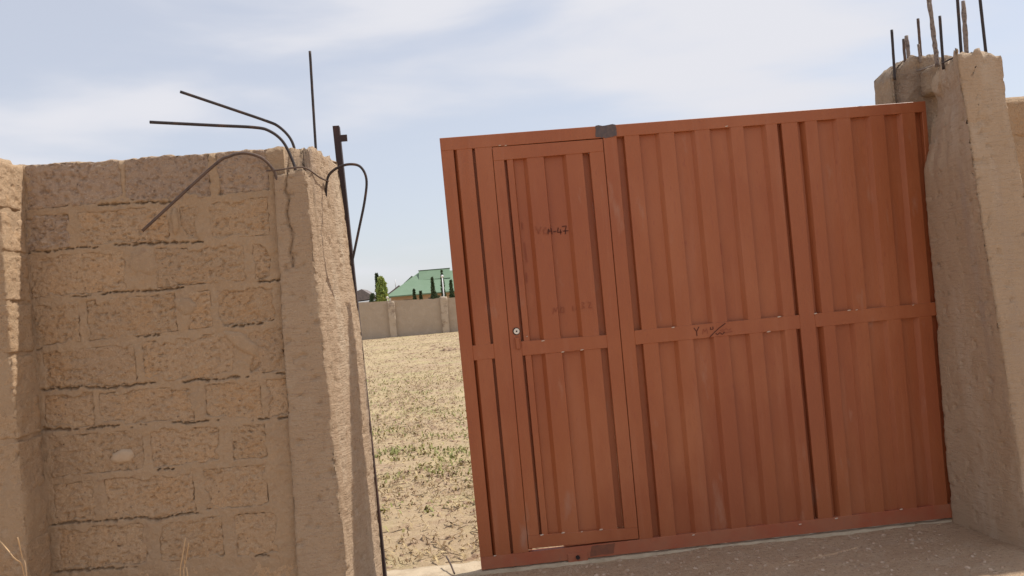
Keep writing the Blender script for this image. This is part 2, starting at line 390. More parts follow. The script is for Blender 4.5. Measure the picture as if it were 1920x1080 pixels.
def lay(x0, x1, ju, jl, kind, parent, seed):
    def skew(p):
        zu = (wall_top(p.x)-.004) if ju is None else joint_z(ju, p.x)-.026
        zl = joint_z(jl, p.x)+.009 if jl is not None else .03
        return Vector((p.x, p.y, zl+(p.z)*(zu-zl)))
    pr = rng.uniform(.000, .005); amp = {0: .0048, 1: .007, 2: .012}[kind]
    h = .22
    def sk(p): q = Vector((p.x, p.y, p.z/h)); return skew(q)
    return rough_box('block', (x0, x1, WY+pr, WY+.055, 0, h), 'block_weathered' if kind else 'block', parent, res=.0052, rnd=.005, amp=amp, seed=seed, freq=19, skew=sk, pit=.009)
for ju, jl, ry, fn, bl in courses:
    for a, b, kd in bl:
        lay(fn(a, ry), fn(b, ry), ju, jl, kd, wall, bi*3.7); bi += 1
for a, b in ((-2.05, -1.72), (-1.68, -1.24), (-1.20, -.84)):     # foot course, mostly below the frame
    lay(a, b, 8, None, 0, wall, bi*3.7); bi += 1
# hand-smeared mortar patches standing proud of the face
def blob(name, px, py, rx, rz, m, parent, y=WY, th=.007, seed=0., tilt=0.):
    c0 = on_y(px, py, y); V = [Vector((c0.x, y-th, c0.z))]; Fs = []; n = 22; R = 4
    for r in range(1, R+1):
        for s in range(n):
            a = 2*pi*s/n; t = r/R; k = 1+.35*fr((cos(a), sin(a), seed), 1.6, 3, seed)
            dx, dz = cos(a)*rx*t*k, sin(a)*rz*t*k
            dx, dz = dx*cos(tilt)-dz*sin(tilt), dx*sin(tilt)+dz*cos(tilt)
            V.append(Vector((c0.x+dx, y-th*(1-t**4)+(.012 if r == R else 0)-.0015*fr((dx, dz, seed), 30, 2), c0.z+dz)))
    for s in range(n): Fs.append((0, 1+s, 1+(s+1) % n))
    for r in range(R-1):
        for s in range(n): Fs.append((1+r*n+s, 1+(r+1)*n+s, 1+(r+1)*n+(s+1) % n, 1+r*n+(s+1) % n))
    return link_mesh(name, V, Fs, m, parent, True)
blob('mortar_smear', 230, 856, .062, .036, 'mortar_patch', wall, th=.012, seed=3.)
blob('mortar_smear', 329, 415, .020, .070, 'mortar', wall, th=.014, seed=5.)
blob('mortar_smear', 268, 492, .085, .085, 'mortar', wall, th=.008, seed=8.)
blob('mortar_smear', 350, 575, .050, .055, 'mortar', wall, th=.008, seed=9.)
blob('mortar_smear', 452, 640, .110, .045, 'mortar', wall, th=.010, seed=12., tilt=-.7)

# ------------------------------------------------------------------ wall return on the far left (stands proud, its side catches the sun)
pil = thing('block_wall_return', (-2.4, -.6, 0), 'projecting stretch of block wall whose side face catches a strip of sunlight', 'wall')
PX = -2.062; PF = -.735
def ret_top(x): return 2.372+.018*fr((x, 0, 0), 4, 3, 60)
rough_column('mortar', lambda z: [(PX-.001, PF+.002), (PX-.001, -.30), (-5.2, -.30), (-5.2, PF+.002)], ZB, lambda x, y: 2.366+.02*fr((x, y, 0), 6, 3, 61), 'mortar', pil, res=.018, amp=.007, seed=60)
zs = [0.0]; 
for j in range(len(joints)-1, -1, -1): zs.append(joint_z(j, -2.05)-.01)
zs.append(2.365)
for k in range(len(zs)-1):
    cuts = [PX, PX-.22]+[PX-.22-.46*q for q in range(1, 5)] if k % 2 else [PX-.45*q for q in range(6)]
    for a, b in zip(cuts, cuts[1:]):
        rough_box('block', (b+.025, a+(.004 if a == PX else 0), PF+rng.uniform(-.006, .004), -.52 if a == PX else PF+.08, zs[k]+.006, zs[k+1]-.012), 'block', pil, res=.0085 if a > PX-.5 else .018, rnd=.006, amp=.006, seed=200+bi*3.1, freq=18, pit=.009); bi += 1

# ------------------------------------------------------------------ left gate pillar
lp = thing('gate_pillar', (-.7, -.26, 0), 'cracked concrete gate pillar with bent rebars sprouting from its broken top', 'pillar')
lpc = [(z, x) for x, z in sorted([(on_y(px, py, -.03).x, on_y(px, py, -.03).z) for px, py in ((630, 290), (646, 395), (655, 470), (660, 510), (672, 580), (682, 661), (690, 758), (694, 800), (703, 903), (718, 1080))], key=lambda v: v[1])]
def lp_plan(z):
    t = min(1., max(0., z/2.21))
    return [(lerp(-.898, -.852, t), -.538), (lerp(-.642, -.686, t), -.540), (pw(lpc, z), -.03), (-.93, -.06)]
def lp_top(x, y):
    f = min(1., max(0., (y+.475+.015*fr((x, 0, 0), 14, 2, 2))/.025))
    r = lerp(2.225+.012*fr((x, y, 0), 20, 2, 70), 2.362+.012*fr((x, y, 0), 9, 3, 71), f)
    return r-.03*max(0., min(1., (x+.62)/.06))*f
def lp_extra(x, y, z, a, s):
    h = 0.
    if a == 0:                                                   # crack down the front face
        cx = -.795+.030*fr((0, 0, z), 8, 4, 5)-.01*(2.2-z)
        w = .0035*min(1., max(0., (z-1.72)/.25)); 
        if w > .0005 and abs(x-cx) < .009: h -= .02*max(0., 1-abs(x-cx)/.009)
    if a == 1: h += .0045*fr((x, y, z*.25), 20, 3, 15)+.004*fr((x, y, z), 30, 3, 16)   # rough poured reveal
    return h
rough_column('shaft', lp_plan, ZB, lp_top, 'concrete', lp, res=.0105, amp=.0028, chip=.022, chip_d=.026, seed=80, extra=lp_extra)
RB = .0078
def bar(pts, r, m, parent, lump=0., seed=0., name='rebar'):      # pts: (px, py, y)
    return tube(name, [on_y(*p) for p in pts], r, m, parent, 8, lump, seed, 0 if lump else 8)
bar([(524, 372, -.51), (521, 345, -.525), (512, 318, -.54), (490, 296, -.56), (458, 287, -.58), (430, 293, -.60), (398, 313, -.61), (267, 433, -.63)], RB, 'rebar_rust', lp)
bar([(559, 345, -.50), (555, 322, -.51), (547, 297, -.50), (530, 265, -.50), (506, 246, -.51), (478, 239, -.52), (400, 235, -.54), (281, 229, -.56)], RB, 'rebar', lp)
bar([(554, 300, -.30), (551, 275, -.30), (541, 255, -.30), (522, 237, -.31), (500, 227, -.32), (430, 203, -.35), (338, 172, -.38)], RB*.98, 'rebar', lp)
bar([(594, 310, -.25), (581, 96, -.25)], RB*.95, 'rebar', lp, lump=.05, seed=3)
bar([(611, 372, -.28), (612, 348, -.30), (617, 328, -.31), (634, 314, -.32), (656, 308, -.33), (676, 313, -.34), (687, 336, -.34), (684, 375, -.34), (673, 430, -.34), (659, 497, -.33)], RB*.9, 'rebar', lp)
bar([(500, 320, -.535), (520, 319, -.545), (556, 314, -.54), (575, 316, -.52), (600, 333, -.40), (616, 340, -.30)], .004, 'rebar_rust', lp, name='stirrup')

# steel angle post behind the pillar
po = thing('gate_post', (-.55, .02, 0), 'dark steel angle post behind the cracked pillar at the open gap', 'post')
top = on_y(631, 238, .03); ang = lambda t: lerp(-.535, top.x, t)
wleg = .036
slab('post_leg', [(ang(0)-wleg*.5, -.1), (ang(0)+wleg*.5, -.1), (ang(1)+wleg*.5, top.z), (ang(1)-wleg*.5, top.z)], -.005, .001, 'post_steel', po, .001)
slab('post_leg', [(ang(0)+wleg*.5-.006, -.1), (ang(0)+wleg*.5, -.1), (ang(1)+wleg*.5, top.z), (ang(1)+wleg*.5-.006, top.z)], .0015, .045, 'post_steel', po, .001)
q = on_y(645, 259, .0); box('lug', q.x-.022, q.x+.018, -.004, .004, q.z-.019, q.z+.019, 'post_steel', po, .001)

# ------------------------------------------------------------------ gate
gate = thing('sliding_gate', (1.4, .03, 0), 'large red-oxide steel gate of ribbed sheet with a wicket door', 'gate')
def G(px, py, y=0.): p = on_y(px, py, y); return Vector((p.x, p.z))
def ln(p, q): return (Vector(p), Vector(q))
def cross(l1, l2):                                               # meet of two photo lines, on the gate plane
    (a, b), (c, d) = l1, l2; r = b-a; s2 = d-c; den = r.x*s2.y-r.y*s2.x
    t = ((c-a).x*s2.y-(c-a).y*s2.x)/den; p = a+r*t; return G(p.x, p.y)
Lt = ln((824, 259), (1727, 190)); Lr = ln((851, 281), (1714, 211)); M1 = ln((887, 648), (1717, 570)); M2 = ln((889, 676), (1719, 595))
B1 = ln((924, 1043), (1765, 947)); B0 = ln((903, 1069), (1782, 971))
VG = ln((824, 259), (903, 1069)); P1a = ln((850, 281), (924, 1043)); P1b = ln((890, 278), (963, 1040))
Dl = ln((922, 275), (991, 1034)); Dr = ln((1131, 261), (1199, 1012)); F1a = ln((1156, 256), (1225, 1010)); F1b = ln((1465, 231), (1535, 977))
F2a = ln((1495, 228), (1562, 974)); VE = ln((1735, 186), (1800, 965)); F2b = ln((1727, 186), (1792, 965))
Dt = ln((922, 274), (1131, 258)); Db = ln((991, 1033), (1199, 1012))
FD = .042
def member(name, left, right_, topl, botl, m='red_paint', y0=0., y1=FD, parent=None):
    qd = [cross(left, botl), cross(right_, botl), cross(right_, topl), cross(left, topl)]
    return slab(name, [(v.x, v.y) for v in qd], y0, y1, m, parent or gate, .0018)
top_rail = member('top_rail', VG, VE, Lt, Lr)
bot_rail = member('bottom_rail', VG, VE, B1, B0, 'red_paint_dusty')
member('stile', VG, P1a, Lr, B1); member('stile', P1b, Dl, Lr, B1); member('stile', Dr, F1a, Lr, B1)
member('stile', F1b, F2a, Lr, B1); member('stile', F2b, VE, Lr, B1)
member('mid_rail', P1a, P1b, M1, M2); member('mid_rail', F1a, F1b, M1, M2); member('mid_rail', F2a, F2b, M1, M2)
RD, DP = .003, .028                                              # ridge and valley depth behind the frame face
def sheet(name, left, right_, topl, botl, ridges, parent, flank=.010, m='red_paint', endflank=.004, seed=1.):
    tl, tr, bl2, br = cross(left, topl), cross(right_, topl), cross(left, botl), cross(right_, botl)
    wd = (tr-tl).length; EG = .038; pr = [(0., EG if ridges[0][0]*wd < .05 else DP)]
    for (a, b) in ridges:
        fa = flank*2.1/wd if a > .06 or a*wd > .05 else endflank/wd
        fb = flank*.7/wd if (1-b)*wd > .05 else endflank/wd
        pr += [(max(a-fa, pr[-1][0]+.002), EG if a*wd < .05 else DP), (a, RD), (b, RD), (min(b+fb, .999), EG if (1-b)*wd < .05 else DP)]
    pr.append((1., EG if (1-ridges[-1][1])*wd < .05 else DP))
    xs2 = []
    for (a, ya), (b, yb) in zip(pr, pr[1:]):
        n = 3 if abs(ya-yb) < 1e-6 and (b-a)*wd > .03 else 1
        for i in range(n): xs2.append((lerp(a, b, i/n), lerp(ya, yb, i/n)))
    xs2.append(pr[-1]); nz = 26; V = []; Fs = []; nn = len(xs2)
    for k in range(nz+1):
        t = k/nz
        for uu, yy in xs2:
            p = bl2.lerp(br, uu).lerp(tl.lerp(tr, uu), t)
            wob = (.0028*fr((p.x*2, 0, p.y*.8), 1.6, 2, seed)+.0014*fr((p.x, 0, p.y), 5, 2, seed+4)) if yy > RD+.001 else .0022*(fr((p.x, 0, p.y), 2.5, 2, seed+9)+.4)
            V.append((p.x, yy+wob, p.y))
    for k in range(nz):
        for i in range(nn-1): Fs.append((k*nn+i, k*nn+i+1, (k+1)*nn+i+1, (k+1)*nn+i))
    o = link_mesh(name, V, Fs, m, parent); sd = o.modifiers.new('solid', 'SOLIDIFY'); sd.thickness = .0015; sd.offset = 1 if False else -1
    return o
rl = [(.17, .86)]
sheet('sheet', P1a, P1b, Lr, M1, rl, gate, seed=2); sheet('sheet', P1a, P1b, M2, B1, rl, gate, seed=3)
r1 = [(.047, .135), (.257, .345), (.473, .56), (.69, .765), (.905, .972)]
sheet('sheet', F1a, F1b, Lr, M1, r1, gate, seed=4); sheet('sheet', F1a, F1b, M2, B1, r1, gate, seed=5)
wz = (1727-1495)
r2 = [((1120+a*.4258-1495)/wz, (1120+b*.4258-1495)/wz) for a, b in ((915, 965), (1052, 1110), (1197, 1257), (1337, 1393))]
sheet('sheet', F2a, F2b, Lr, M1, r2, gate, seed=6); sheet('sheet', F2a, F2b, M2, B1, r2, gate, seed=7)
# wicket door
door = bpy.data.objects.new('wicket_door', None); C.objects.link(door); door.location = (0, 0, 0); put(door, gate)
door.location = (.5, .02, 0); 
def shift(l, dx, dy): return (l[0]+Vector((dx, dy)), l[1]+Vector((dx, dy)))
dL, dR, dT, dB = shift(Dl, .8, 0), shift(Dr, -1.2, 0), ln((922, 276.2), (1131, 260.2)), ln((991, 1029), (1199, 1010))
DSa = ln((945, 300), (1011, 1002)); DSb = ln((1105, 286), (1171, 991))
DSt = ln((945, 300), (1105, 286)); DSm1 = ln((976, 640), (1138, 628)); DSm2 = ln((980, 667), (1142, 652)); DSb0 = ln((1011, 1003), (1171, 991))
def dmember(name, *a, **k):
    o = member(name, *a, y0=-.0015, y1=FD-.004, parent=gate, **k); o.parent = door; o.matrix_parent_inverse = Matrix.Translation((-.5, -.02, 0)) @ Matrix.Identity(4); return o
def to_door(o):
    o.parent = door; o.matrix_parent_inverse = Matrix.Identity(4); o.location = o.location - (door_w); return o
door_w = Vector((.5, .02, 0)) + Vector((0, 0, 0))
dparts = []
for nm, a in (('door_rail', (dL, dR, dT, DSt)), ('door_rail', (dL, dR, DSb0, dB)), ('door_stile', (dL, DSa, DSt, DSb0)), ('door_stile', (DSb, dR, DSt, DSb0)), ('door_rail', (DSa, DSb, DSm1, DSm2))):
    dparts.append(member(nm, *a, y0=-.0015, y1=FD-.004))
for nm, a in (('door_stop', (shift(Dl, -9, 0), shift(Dl, 9, 0), Lr, B1)), ('door_stop', (shift(Dr, -9, 0), shift(Dr, 9, 0), Lr, B1)), ('door_stop', (shift(Dl, 9.5, 0), shift(Dr, -9.5, 0), shift(Dt, 0, -8), shift(Dt, 0, 9)))):
    member(nm, *a, y0=FD+.001, y1=FD+.006)
member('door_stop', ln((1052, 940), (1060, 1040)), shift(Dr, -9.5, 0), shift(Db, 0, -8), shift(Db, 0, 6), y0=FD+.001, y1=FD+.006)
rd = [(.036, .10), (.27, .46), (.475+.02+.23, .915)]
dparts.append(sheet('door_sheet', DSa, DSb, DSt, DSm1, rd, gate, flank=.010, seed=11)); dparts.append(sheet('door_sheet', DSa, DSb, DSm2, DSb0, rd, gate, flank=.010, seed=12))
def disc(name, px, py, rad, y0, y1, m, n=20):
    c0 = G(px, py); return slab(name, [(c0.x+cos(2*pi*i/n)*rad, c0.y+sin(2*pi*i/n)*rad) for i in range(n)], y0, y1, m, gate, 0)
dparts.append(disc('lock_ring', 968, 621, .021, -.006, .0, 'dark_hole')); dparts.append(disc('lock_cylinder', 968.4, 621, .0165, -.012, -.004, 'lock_metal')); dparts.append(disc('keyhole', 968.4, 621, .005, -.0135, -.011, 'dark_hole', 10))
h0, h1 = G(966, 633), G(976, 654)
dparts.append(slab('hasp', [(h0.x, h1.y), (h1.x, h1.y), (h1.x-.003, h0.y), (h0.x-.003, h0.y)], -.016, -.001, 'red_paint', gate, .003))
# writing: strokes of marker following the sheet's face
def stroke(name, pts, wpx, m, parent, yof):
    V = []; Fs = []
    P = []
    for a, b in zip(pts, pts[1:]):
        n = max(1, int(math.hypot(b[0]-a[0], b[1]-a[1])/2.5))
        for i in range(n): P.append((lerp(a[0], b[0], i/n), lerp(a[1], b[1], i/n)))
    P.append(pts[-1])
    for i, (x, y) in enumerate(P):
        x2, y2 = P[min(i+1, len(P)-1)]; x1, y1 = P[max(i-1, 0)]; l = math.hypot(x2-x1, y2-y1) or 1; nx2, ny2 = -(y2-y1)/l*wpx/2, (x2-x1)/l*wpx/2
        yy = yof(x, y)
        for s2 in (1, -1): c0 = on_y(x+nx2*s2, y+ny2*s2, yy); V.append((c0.x, yy, c0.z))
    for i in range(len(P)-1): Fs.append((i*2, i*2+1, i*2+3, i*2+2))
    return link_mesh(name, V, Fs, m, parent)
def door_depth(px, py):                                          # face of the door sheet at a photo pixel
    t = (py-300)/702.; xl = lerp(945, 1011, t); xr = lerp(1105, 1171, t); uu = (px-xl)/(xr-xl)
    best = DP
    for a, b in rd:
        fl = .020
        if a <= uu <= b: best = min(best, RD)
        elif a-fl < uu < a: best = min(best, lerp(DP, RD, (uu-a+fl)/fl))
        elif b < uu < b+fl: best = min(best, lerp(RD, DP, (uu-b)/fl))
    return best-.0050
def glyphs(strokes, ox, oy, w, h, slope, wpx, m, yof, name='marker_stroke'):
    out_ = []
    for st in strokes: out_.append(stroke(name, [(ox+x*w, oy+y*h+slope*x*w) for x, y in st], wpx, m, gate, yof))
    return out_
VC = [[(0, 0), (.10, .9), (.17, .1)], [(.33, .15), (.24, .5), (.25, .85), (.34, .95)]]
M47 = [[(.38, 1.0), (.39, .35), (.43, .75), (.475, .3), (.50, 1.0)], [(.54, .72), (.63, .70)], [(.69, .25), (.665, .80), (.80, .78)], [(.755, .45), (.765, 1.05)], [(.80, .15), (.93, .08), (.90, .6), (.91, 1.05)], [(.83, .68), (1.0, .66)]]
dparts += glyphs(VC, 1004, 424, 62, 16, -.03, 1.4, 'pen_faint', door_depth); dparts += glyphs(M47, 1004, 424, 62, 16, -.03, 1.9, 'pen', door_depth)
SC = [[(983, 455), (985, 470), (988, 492)], [(987, 512), (988, 530)], [(979, 417), (980, 430)]]
dparts += [stroke('scuff_mark', p, 2.2, 'pen_faint', gate, door_depth) for p in SC]
LOW = [[(.0, 1), (.02, .3), (.07, .8), (.11, .25), (.14, 1)], [(.2, .4), (.19, .9), (.28, .95), (.27, .35), (.2, .4)], [(.5, .3), (.5, .9)], [(.6, .2), (.59, .8)], [(.72, .05), (.79, .1), (.74, .4), (.80, .6), (.72, .75)], [(.88, .1), (.96, .15), (.9, .7), (1.0, .72)]]
dparts += glyphs(LOW, 1037, 572, 74, 17, -.10, 1.3, 'pen_faint', door_depth)
for o in dparts:
    if o.parent is gate: pass
    o.parent = door; o.matrix_parent_inverse = Matrix.Identity(4)
# (door and its parts all live in gate space; see the final fix-up below)
face = lambda px, py: -.0012
YM = [[(0, .1), (.07, .5), (.13, .0)], [(.07, .5), (.08, .95)], [(.42, .1), (.42, .35), (.49, .3), (.48, .05)], [(.40, 1.15), (.52, .65), (.63, .25), (.80, -.25)], [(.55, .75), (.60, .9), (.66, .7), (.72, .9), (.78, .65)]]
YMf = [[(.22, .8), (.24, .25), (.28, .6), (.32, .2), (.35, .75)], [(.70, .35), (.76, .5), (.82, .3), (.88, .5), (.95, .3)], [(.66, .45), (.80, .75), (.98, .6)]]
mid = [o for o in gate.children if o.name.startswith('mid_rail')][1]
def scuff(pts, w, m='pen_faint', d=None): return stroke('scuff_mark', pts, w, m, gate, d or (lambda px, py: RD-.002))
for pts, w in (([(1351, 456), (1352, 468), (1353, 478)], 1.6), ([(1355, 496), (1357, 512)], 1.0)): scuff(pts, w)
gl = glyphs(YM, 1301, 613, 74, 18, -.04, 1.9, 'pen', face)+glyphs(YMf, 1301, 613, 74, 18, -.04, 1.4, 'pen_faint', face)
# paint patches, bolt plate, pale flecks imitating sunlight through sheet gaps
def ragged(name, pts, y0, y1, m, seed):
    P = []
    for a, b in zip(pts, pts[1:]+pts[:1]):
        for i in range(6):
            t = i/6; x, y = lerp(a[0], b[0], t), lerp(a[1], b[1], t)
            P.append((x+1.6*fr((x, y, 0), .23, 2, seed), y+1.8*fr((x, y, 5), .23, 2, seed+3)))
    return slab(name, [tuple(G(*p)) for p in P], y0, y1, m, gate, 0)
ragged('primer_patch', [(1117, 257), (1116, 236), (1154, 233), (1157, 254), (1146, 256), (1138, 259), (1128, 258)], -.0012, .002, 'grey_primer', 2)
ragged('primer_patch', [(1107, 1043), (1109, 1023), (1153, 1019), (1151, 1037)], -.0012, .002, 'brown_primer', 4)
pp = [tuple(G(*p)) for p in ((1066, 1056), (1064, 1039), (1101, 1034), (1103, 1052))]; slab('bolt_plate', pp, -.006, -.0002, 'red_paint_dusty', gate, .001)
disc('bolt_head', 1083, 1044, .0115, -.018, -.005, 'dark_hole', 12)
flecks = [(1018, 639, 1), (1055, 660, 1), (1091, 656, 1), (988, 631, .6), (1262, 614, 1), (1461, 594, 1.1), (1441, 622, 1.1), (1529, 588, 1), (1592, 582, 1), (1606, 581, .7), (1300, 1003, .8), (1500, 983, .9), (1568, 972, 1), (1690, 955, .9),
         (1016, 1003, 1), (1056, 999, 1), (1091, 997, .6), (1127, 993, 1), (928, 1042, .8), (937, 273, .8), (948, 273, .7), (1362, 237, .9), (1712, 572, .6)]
for bx, by, sc in flecks:  # raised pale lumps put in for sunlit gaps, one for a bent tab
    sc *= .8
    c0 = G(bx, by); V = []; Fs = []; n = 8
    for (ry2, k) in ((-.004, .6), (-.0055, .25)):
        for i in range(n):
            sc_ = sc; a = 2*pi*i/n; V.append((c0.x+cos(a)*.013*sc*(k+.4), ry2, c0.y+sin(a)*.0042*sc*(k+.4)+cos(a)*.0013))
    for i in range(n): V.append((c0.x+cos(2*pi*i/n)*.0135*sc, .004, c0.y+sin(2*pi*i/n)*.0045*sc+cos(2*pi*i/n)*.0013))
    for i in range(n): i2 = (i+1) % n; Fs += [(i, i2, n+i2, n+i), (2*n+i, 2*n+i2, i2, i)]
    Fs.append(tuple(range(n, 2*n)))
    link_mesh('light_fleck', V, Fs, 'fleck_pale', gate, True)

# concrete threshold under the gate
th = rough_box('threshold', (-.62, 3.2, -.02, .20, -.16, -.012), 'threshold', None, res=.03, rnd=.008, amp=.006, seed=77)
tag(th, 'pale concrete threshold strip in the ground under the gate line', 'threshold')

# ------------------------------------------------------------------ right front pillar
rp = thing('gate_pillar', (2.9, -.32, 0), 'smooth concrete pillar with upright rebars, overlapping the edge of the red gate', 'pillar')
edge = [(z, x) for x, z in sorted([tuple(G(px, py, -.02)) for px, py in ((1764, 112), (1750, 135), (1746, 172), (1757, 184), (1757, 214), (1748, 240), (1744, 262), (1737, 300), (1731, 323), (1735, 386), (1745, 494), (1753, 580), (1761, 708), (1772, 840), (1783, 960))], key=lambda v: v[1])]
corner = [(z, x) for x, z in sorted([(on_y(px, py, -.6).x, on_y(px, py, -.6).z) for px, py in ((1795, 108), (1812, 200), (1840, 400), (1872, 600), (1915, 880))], key=lambda v: v[1])]
rside = [(z, x) for x, z in sorted([(on_y(px, py, -.6).x, on_y(px, py, -.6).z) for px, py in ((1880, 110), (1889, 185), (1918, 330), (1950, 520))], key=lambda v: v[1])]
def rp_plan(z):
    zz = max(z, .0)
    cx = pw(corner, zz); rx = pw(rside, zz)
    return [(cx, -.60), (max(rx, cx+.18), -.60), (max(rx, cx+.18)+.03, -.02), (pw(edge, zz), -.02)]
def rp_top(x, y):
    k = fr((x, y, 0), 13, 4, 90)
    return 2.565+.035*k+(.022 if k > .12 else 0.)+.09*max(0., y+.45)
def rp_extra(x, y, z, a, s):
    h = 0.
    if a == 0 and 2.05 < z < 2.36:
        u = (x-pw(corner, z)-.06); d = math.hypot(u/.05, (z-2.19)/.085); h -= .020*max(0., 1-d)*(1+fr((x, y, z), 25, 3, 6))
    if a == 3 and 1.3 < z < 2.3:
        c0 = .46+.03*fr((0, 0, z), 5, 2, 3); 
        if abs(s-c0) < .03: h -= .006*max(0., fr((0, 0, z), 4, 2, 8)+.15)*(1-abs(s-c0)/.03)
    return h
rough_column('shaft', rp_plan, ZB, rp_top, 'concrete_plaster', rp, res=.0115, amp=.003, chip=.024, chip_d=.020, seed=120, extra=rp_extra)
for pts, r, m, lp_ in (([(1758, 125, -.2), (1742, 2, -.2), (1737, -40, -.2)], .0125, 'rebar_cement', .5), ([(1769, 130, -.35), (1762, 30, -.35)], RB, 'rebar', .05),
                       ([(1804, 122, -.52), (1794, -10, -.52), (1791, -60, -.52)], RB*1.05, 'rebar', .05), ([(1813, 118, -.2), (1806, 2, -.2)], .012, 'rebar_cement', .5), ([(1851, 120, -.5), (1836, -10, -.5), (1831, -60, -.5)], RB*1.05, 'rebar', .05)):
    a, b = on_y(*pts[0]), on_y(*pts[-1]); tube('rebar', [a, b], r, m, rp, 8, lp_, pts[0][0]*.37, 0)
tube('stirrup', [on_y(*p) for p in ((1766, 119, -.36), (1782, 111, -.46), (1802, 104, -.54), (1830, 103, -.54), (1853, 102, -.52))], .0045, 'rebar', rp, 6, 0, 0, 4)

# back column behind the gate
bc = thing('back_column', (3.05, .28, 0), 'broken slope-topped concrete column standing behind the gate beside the smooth pillar', 'column')
e0, e1, e2, e3 = (on_y(1668, 190, .12), on_y(1681, 128, .12), on_y(1710, 104, .12), on_y(1757, 103, .12))
def bc_plan(z):
    t = min(1., max(0., (z-2.35)/.22)); x0 = lerp(e0.x, e1.x-.012, t)
    return [(x0, .12), (e3.x+.16, .12), (e3.x+.16, .42), (x0+.02, .42)]
def bc_top(x, y): return pw([(e1.x-.02, e1.z-.05), (e1.x+.02, e1.z+.01), (e2.x, e2.z), (e3.x, e3.z), (e3.x+.1, e3.z-.01)], x)
def bc_extra(x, y, z, a, s):
    if a == 0:
        d = (x-e0.x)-.10-.6*(z-2.40)*.35; return -.05*max(0., min(1., (-d)/.08)) + .008*fr((x, y, z), 12, 3, 8)
    return 0.
rough_column('shaft', bc_plan, ZB, bc_top, 'concrete_broken', bc, res=.014, amp=.006, chip=.03, chip_d=.02, seed=150, extra=bc_extra)
for pts, r, m, lp_ in (([(1678, 150, .10), (1672, 56, .10)], RB*1.05, 'rebar', .05), ([(1698, 130, .16), (1694, 73, .16)], RB*1.1, 'rebar_rust', .3), ([(1704, 118, .30), (1700, 67, .30)], .012, 'rebar_cement', .5),
                       ([(1728, 125, .13), (1721, 35, .13)], RB*1.1, 'rebar_rust', .15), ([(1726, 118, .105), (1722, 83, .105)], RB*.9, 'rebar_cement', .2)):
    tube('rebar', [on_y(*pts[0]), on_y(*pts[-1])], r, m, bc, 8, lp_, pts[0][0]*.31, 0)
tube('stirrup', [on_y(*p) for p in ((1719, 133, .112), (1735, 128, .112), (1752, 122, .112))], .0045, 'rebar_cement', bc, 6, 0, 0, 4)

b0_, b1_ = on_y(1741, 176, .05), on_y(1760, 128, .05)
rough_box('bridge', (b0_.x, b1_.x+.12, -.05, .15, b0_.z, b1_.z), 'concrete_broken', rp, res=.012, rnd=.012, amp=.012, seed=171, freq=11)

# ------------------------------------------------------------------ right block wall beyond the pillar
rw = thing('block_wall', (3.7, -.35, 0), 'block wall running on past the smooth pillar with upright rebars', 'wall')
RX0 = max(x for z, x in rside)+.0
rx0 = rp_plan(1.)[1][0]-.02
def rw_top(x): return 2.385+.012*fr((x, 0, 0), 3, 3, 33)
RWX = on_y(1890, 180, -.36).x-.10
mortar_mesh('mortar', rw, RWX, RWX+3.4, ZB, rw_top, -.36, -.14, lambda x, z: 0., 95, res=.02)
for k in range(10):
    z0 = k*.238+.005; off = .0 if k % 2 else -.24; x = RWX+.01+max(0, off)
    x = RWX+.012
    first = True
    while x < RWX+3.3:
        w = .235 if (first and k % 2) else .455; first = False
        rough_box('block', (x, min(x+w, RWX+3.38), -.366+rng.uniform(-.005, .003), -.30, z0+.008, z0+.215), 'block', rw, res=.022, rnd=.012, amp=.007, seed=300+bi*2.3); bi += 1
        x += w+.028

# ------------------------------------------------------------------ far yard wall
FY = 42.6
fw_ = thing('yard_wall', (0, FY, 0), 'long low plastered wall with pilasters at the far end of the yard', 'wall')
def far_top(x): return on_top(x)
ztl = on_y(690, 568, FY).z; ztr = on_y(850, 557, FY).z
def on_top(x): return lerp(ztl, ztr, (x+5)/5.) if -5 < x < 0 else (ztl if x <= -5 else ztr)
V = []; Fs = []; FX = span(-34, 40, .25); zt = []
for x in FX:
    step = .07*fr((x, 0, 0), .35, 2, 2)+.05*fr((x, 0, 0), 2.2, 3, 5)
    V += [(x, FY, -.3), (x, FY, on_top(x)+step), (x, FY+.23, on_top(x)+step), (x, FY+.23, -.3)]
for i in range(len(FX)-1):
    a = i*4; b = a+4
    for s in range(4): Fs.append((a+s, a+(s+1) % 4, b+(s+1) % 4, b+s))
Fs += [(0, 1, 2, 3), (len(V)-4, len(V)-3, len(V)-2, len(V)-1)]
link_mesh('wall_panel', V, Fs, 'far_wall', fw_)
pxa = on_y(736, 600, FY).x; pxb = on_y(834, 590, FY).x; sp = pxb-pxa
for k in range(-9, 13):
    x = pxa+k*sp; zt_ = on_top(x)+(.05 if k else -.02)
    rough_box('pilaster', (x-.20, x+.20, FY-.20, FY+.1, -.25, zt_), 'far_pilaster', fw_, res=.10, rnd=.03, amp=.03, seed=k*2.7, freq=2.5)

